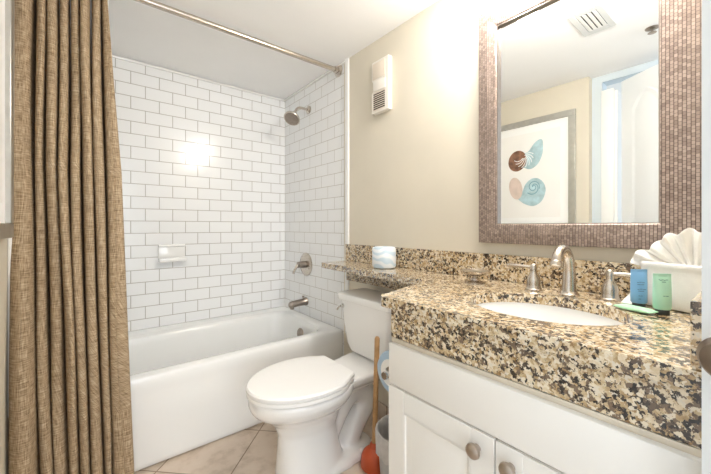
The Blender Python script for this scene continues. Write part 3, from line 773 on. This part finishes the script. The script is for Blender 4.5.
tube_bottle('shampoo_tube', 'small blue toiletry tube standing next to the green one on the granite', 1.110, .2110, rzc, .038, .098, m_blueT, m_ink,
            [(.064, [(-.009, -.005, 0), (-.004, .001, .001), (.002, .008, 0)]), (.059, [(-.009, -.002, 0), (-.001, .006, 0)]), (.047, [(-.010, -.006, 0), (-.005, .001, .001), (.002, .009, 0)]), (.043, [(-.009, .004, 0)]), (.031, [(-.009, -.005, 0), (-.004, .000, 0)]), (.023, [(-.009, -.002, 0)])])
tube_bottle('lotion_tube', 'small mint green toiletry tube standing in front of the white towel pouch', 1.068, .1600, rzc, .038, .096, m_greenT, m_inkg,
            [(.080, [(-.010, -.008, .002), (-.008, -.004, 0), (-.0035, .000, .001), (.001, .004, 0), (.0045, .009, .001)]), (.076, [(-.004, .004, 0)]), (.044, [(-.006, -.002, 0), (-.001, .005, 0)])])
t = thing('soap_packet', 'flat green wrapped soap packet lying before the toiletry tubes', 'soap', (1.05, .205, ZC))
b = NB(); n = 20; rr2 = []
for k in range(n + 1):
    f = k / n; s = (-.043 + .086 * f); th = .0008 + .0055 * min(1, math.sin(PI * f) * 1.8); wd = .0175 + .001 * math.sin(k * 1.7)
    rr2.append([(s, q * wd, ZC + .0012 + .0062 + (th * zz if zz > 0 else th * zz)) for q, zz in ((-1, -.4), (-.9, .4), (-.5, 1), (.5, 1), (.9, .4), (1, -.4), (.6, -1), (-.6, -1))])
loft(b, rr2); dirp = math.atan2(.150 - .258, 1.035 - 1.075)
bmesh.ops.transform(b, matrix=Matrix.Translation((1.050, .207, 0)) @ Matrix.Rotation(dirp, 4, 'Z'), verts=b.verts[:])
obj('wrapper', b, m_packet, t, mods=[SUB(1)])

# ------------------------------------------------------------------ seen in the mirror: picture, ceiling vent, sprinkler, door
t = thing('framed_picture', 'silver framed print of two nautilus shells, reflected in the mirror', 'picture', (XL, 1.2, 1.06))
PY0, PY1, PZ0, PZ1 = .862, 1.520, 1.030, 1.905
b = NB()
for q in ((PY0, PY1, PZ0, PZ0 + .045), (PY0, PY1, PZ1 - .045, PZ1), (PY0, PY0 + .045, PZ0 + .045, PZ1 - .045), (PY1 - .045, PY1, PZ0 + .045, PZ1 - .045)):
    bx(b, XL + .001, XL + .026, *q)
obj('frame', b, m_silver, t, mods=[BEV(.003, 2)])
obj('mat_board', box(XL + .004, XL + .012, PY0 + .044, PY1 - .044, PZ0 + .044, PZ1 - .044), m_matb, t, smooth=False)
pp = obj('print', box(XL + .012, XL + .0135, PY0 + .10, PY1 - .10, PZ0 + .105, PZ1 - .105), m_paper, t, smooth=False)
def blob(name, pts, mat, lv, sm=True):
    b = NB(); P = spline(list(pts) + [pts[0]], 6)[:-1] if sm else [Vector(p) for p in pts]
    xx = XL + .0138 + lv * .0004
    loft(b, [[(xx, p.x, p.y) for p in P], [(xx + .0003, p.x, p.y) for p in P]]); return obj(name, b, mat, pp, smooth=False)
def ell(cy, cz, ry, rz, n=20, rot=0): return [(cy + ry * math.cos(2 * PI * i / n) * math.cos(rot) - rz * math.sin(2 * PI * i / n) * math.sin(rot), cz + ry * math.cos(2 * PI * i / n) * math.sin(rot) + rz * math.sin(2 * PI * i / n) * math.cos(rot), 0) for i in range(n)]
def ribbon(pts, w, mat, lv, name='shell_line'):
    b = NB(); P = [Vector(p) for p in pts]; xx = XL + .0138 + lv * .0004; L = []; Rr = []
    for i, p in enumerate(P):
        d = (P[min(i + 1, len(P) - 1)] - P[max(i - 1, 0)]).normalized(); nn = Vector((-d.y, d.x, 0)) * w / 2
        L.append(b.verts.new((xx, *(p + nn).xy))); Rr.append(b.verts.new((xx, *(p - nn).xy)))
    for i in range(len(P) - 1): b.faces.new((L[i], L[i + 1], Rr[i + 1], Rr[i]))
    return b
# upper shell (y grows to the left in the reflection)
blob('shell', [(1.25, 1.55, 0), (1.18, 1.515, 0), (1.12, 1.545, 0), (1.085, 1.62, 0), (1.080, 1.70, 0), (1.095, 1.735, 0), (1.14, 1.715, 0), (1.19, 1.655, 0), (1.24, 1.63, 0)], m_shellbl, 1)
blob('shell', ell(1.275, 1.592, .072, .083, rot=.2), m_shellbr, 2)
lines = NB()
for k in range(9):
    a0 = math.radians(-60 + k * 22)
    pts = [(1.225 - .0 + (.018 + .062 * s) * math.cos(a0 + s * .9 + PI) * .95, 1.618 + (.010 + .075 * s) * math.sin(a0 + s * .9 + PI), 0) for s in [q / 8 for q in range(9)]]
    merge(lines, ribbon(pts, .005, None, 3))
obj('shell_line', lines, m_matb, pp, smooth=False, label='white stripes on the brown shell')
# lower shell
blob('shell', [(1.27, 1.285, 0), (1.22, 1.245, 0), (1.15, 1.225, 0), (1.09, 1.26, 0), (1.062, 1.335, 0), (1.075, 1.395, 0), (1.115, 1.435, 0), (1.165, 1.437, 0), (1.21, 1.40, 0), (1.235, 1.34, 0)], m_shellbl, 1)
blob('shell', ell(1.288, 1.372, .052, .090, rot=-.2), m_shellpk, 2)
pts = [(1.150 + (.008 + .010 * a) * math.cos(a + .6), 1.372 + (.009 + .011 * a) * math.sin(a + .6), 0) for a in [k * .25 for k in range(46)] if a < 5.2]
obj('shell_line', ribbon(pts, .007, None, 3), m_shellbd, pp, smooth=False, label='dark blue spiral')
pts = [(1.150 + (.003 + .0045 * a) * math.cos(a), 1.372 + (.003 + .0050 * a) * math.sin(a), 0) for a in [k * .25 for k in range(40)]]
obj('shell_line', ribbon(pts, .006, None, 4), m_shellbd, pp, smooth=False)

t = thing('ceiling_vent', 'square white ceiling vent with angled slats, seen in the mirror', 'vent', (.52, .56, HC))
b = NB()
vx0, vx1, vy0, vy1 = .388, .652, .490, .632
for q in ((vx0, vx1, vy0, vy0 + .028), (vx0, vx1, vy1 - .028, vy1), (vx0, vx0 + .04, vy0 + .028, vy1 - .028), (vx1 - .04, vx1, vy0 + .028, vy1 - .028)):
    bx(b, q[0], q[1], q[2], q[3], HC - .008, HC - .0005)
obj('frame', b, m_vent, t, mods=[BEV(.002, 1)])
obj('backing', box(vx0 + .02, vx1 - .02, vy0 + .02, vy1 - .02, HC - .0030, HC - .0006), m_black, t, smooth=False)
for k in range(4):
    yy = vy0 + .0385 + k * .0216 - .001
    b = NB(); c, s = math.cos(.5), math.sin(.5)
    loft(b, [[(xx, yy + u * c - w * s, HC - .0075 + u * s * .35 + w * c) for u, w in ((-.0092, -.001), (.0092, -.001), (.0092, .001), (-.0092, .001))] for xx in (vx0 + .042, vx1 - .042)])
    obj('slat', b, m_white, t, smooth=False)
t = thing('ceiling_sprinkler', 'small dark ceiling sprinkler seen at the mirror top right', 'sprinkler', (.195, .385, HC))
obj('rose', lathe([(.030, 0), (.030, .002), (.022, .006), (.010, .008)], axis((.195, .385, HC - .0005), (0, 0, -1)), 28), m_nickd, t)
b = NB(); tube(b, [(.182, .385, HC - .006), (.180, .385, HC - .026)], .002, 8); tube(b, [(.208, .385, HC - .006), (.210, .385, HC - .026)], .002, 8)
lathe([(.018, .024), (.019, .026), (.004, .028)], axis((.195, .385, HC), (0, 0, -1)), 20, bm=b)
obj('deflector', b, m_nickd, t)

def panel_door_bm(w, h, th, arch=True):
    """door leaf in local coords: u along x 0..w, thickness along y, z 0..h, raised panels with an arched top one on the +y face"""
    b = NB(); bx(b, 0, w, 0, th, 0, h)
    def mould(x0, x1, z0, z1, rise):
        def loop(d, y):
            pts = [(x0 + d, y, z0 + d), (x1 - d, y, z0 + d)]
            n = 14
            for k in range(n + 1):
                f = k / n; xx = (x1 - d) + ((x0 + d) - (x1 - d)) * f
                pts.append((xx, y, z1 - d + rise * math.sin(PI * f)))
            return pts
        loft(b, [loop(-.002, th - .0005), loop(.004, th + .006), loop(.012, th + .006), loop(.020, th + .001), loop(.030, th + .001), loop(.050, th + .005)], cap0=False)
    mould(.07, w - .07, 1.00, h - .20, .09 if arch else 0); mould(.07, w - .07, .16, .86, 0)
    return b
dl = Vector((.23, -.33, 0)).normalized()
def leaf(name, p0, dirv, w, h, th, flip=False):
    d = Vector(dirv).normalized(); nrm = Vector((-d.y, d.x, 0)) * (-1 if flip else 1)
    M = Matrix(((d.x, nrm.x, 0, p0[0]), (d.y, nrm.y, 0, p0[1]), (0, 0, 1, p0[2]), (0, 0, 0, 1)))
    b = panel_door_bm(w, h, th); bmesh.ops.transform(b, matrix=M, verts=b.verts[:]); return b, M
b, M = leaf('door_1', (-.298, .600, .012), (.17, -.257, 0), .345, 2.02, .032)
struct('door_1', b, m_door)
b, M = leaf('door_2', (-.112, .302, .012), (-.16, -.26, 0), .345, 2.02, .032)
struct('door_2', b, m_door)
# door leaf at the right edge with its knob
e0 = Vector((.651, .0575, 0)); dd = Vector((-.3, -.95, 0)).normalized()
b, M = leaf('door_3', (e0.x, e0.y, .012), dd, .70, 2.03, .035)
d3 = struct('door_3', b, m_door)
cn = Vector((dd.y, -dd.x, 0))      # leaf normal on the camera side
kc = e0 + dd * .045
kb = lathe([(.030, 0), (.030, .004), (.026, .008), (.013, .011), (.011, .024), (.018, .032), (.0262, .044), (.0268, .056), (.020, .066), (.004, .070)], axis((kc.x, kc.y, .908), cn), 40)
obj('door_knob', kb, m_doorknob, d3)
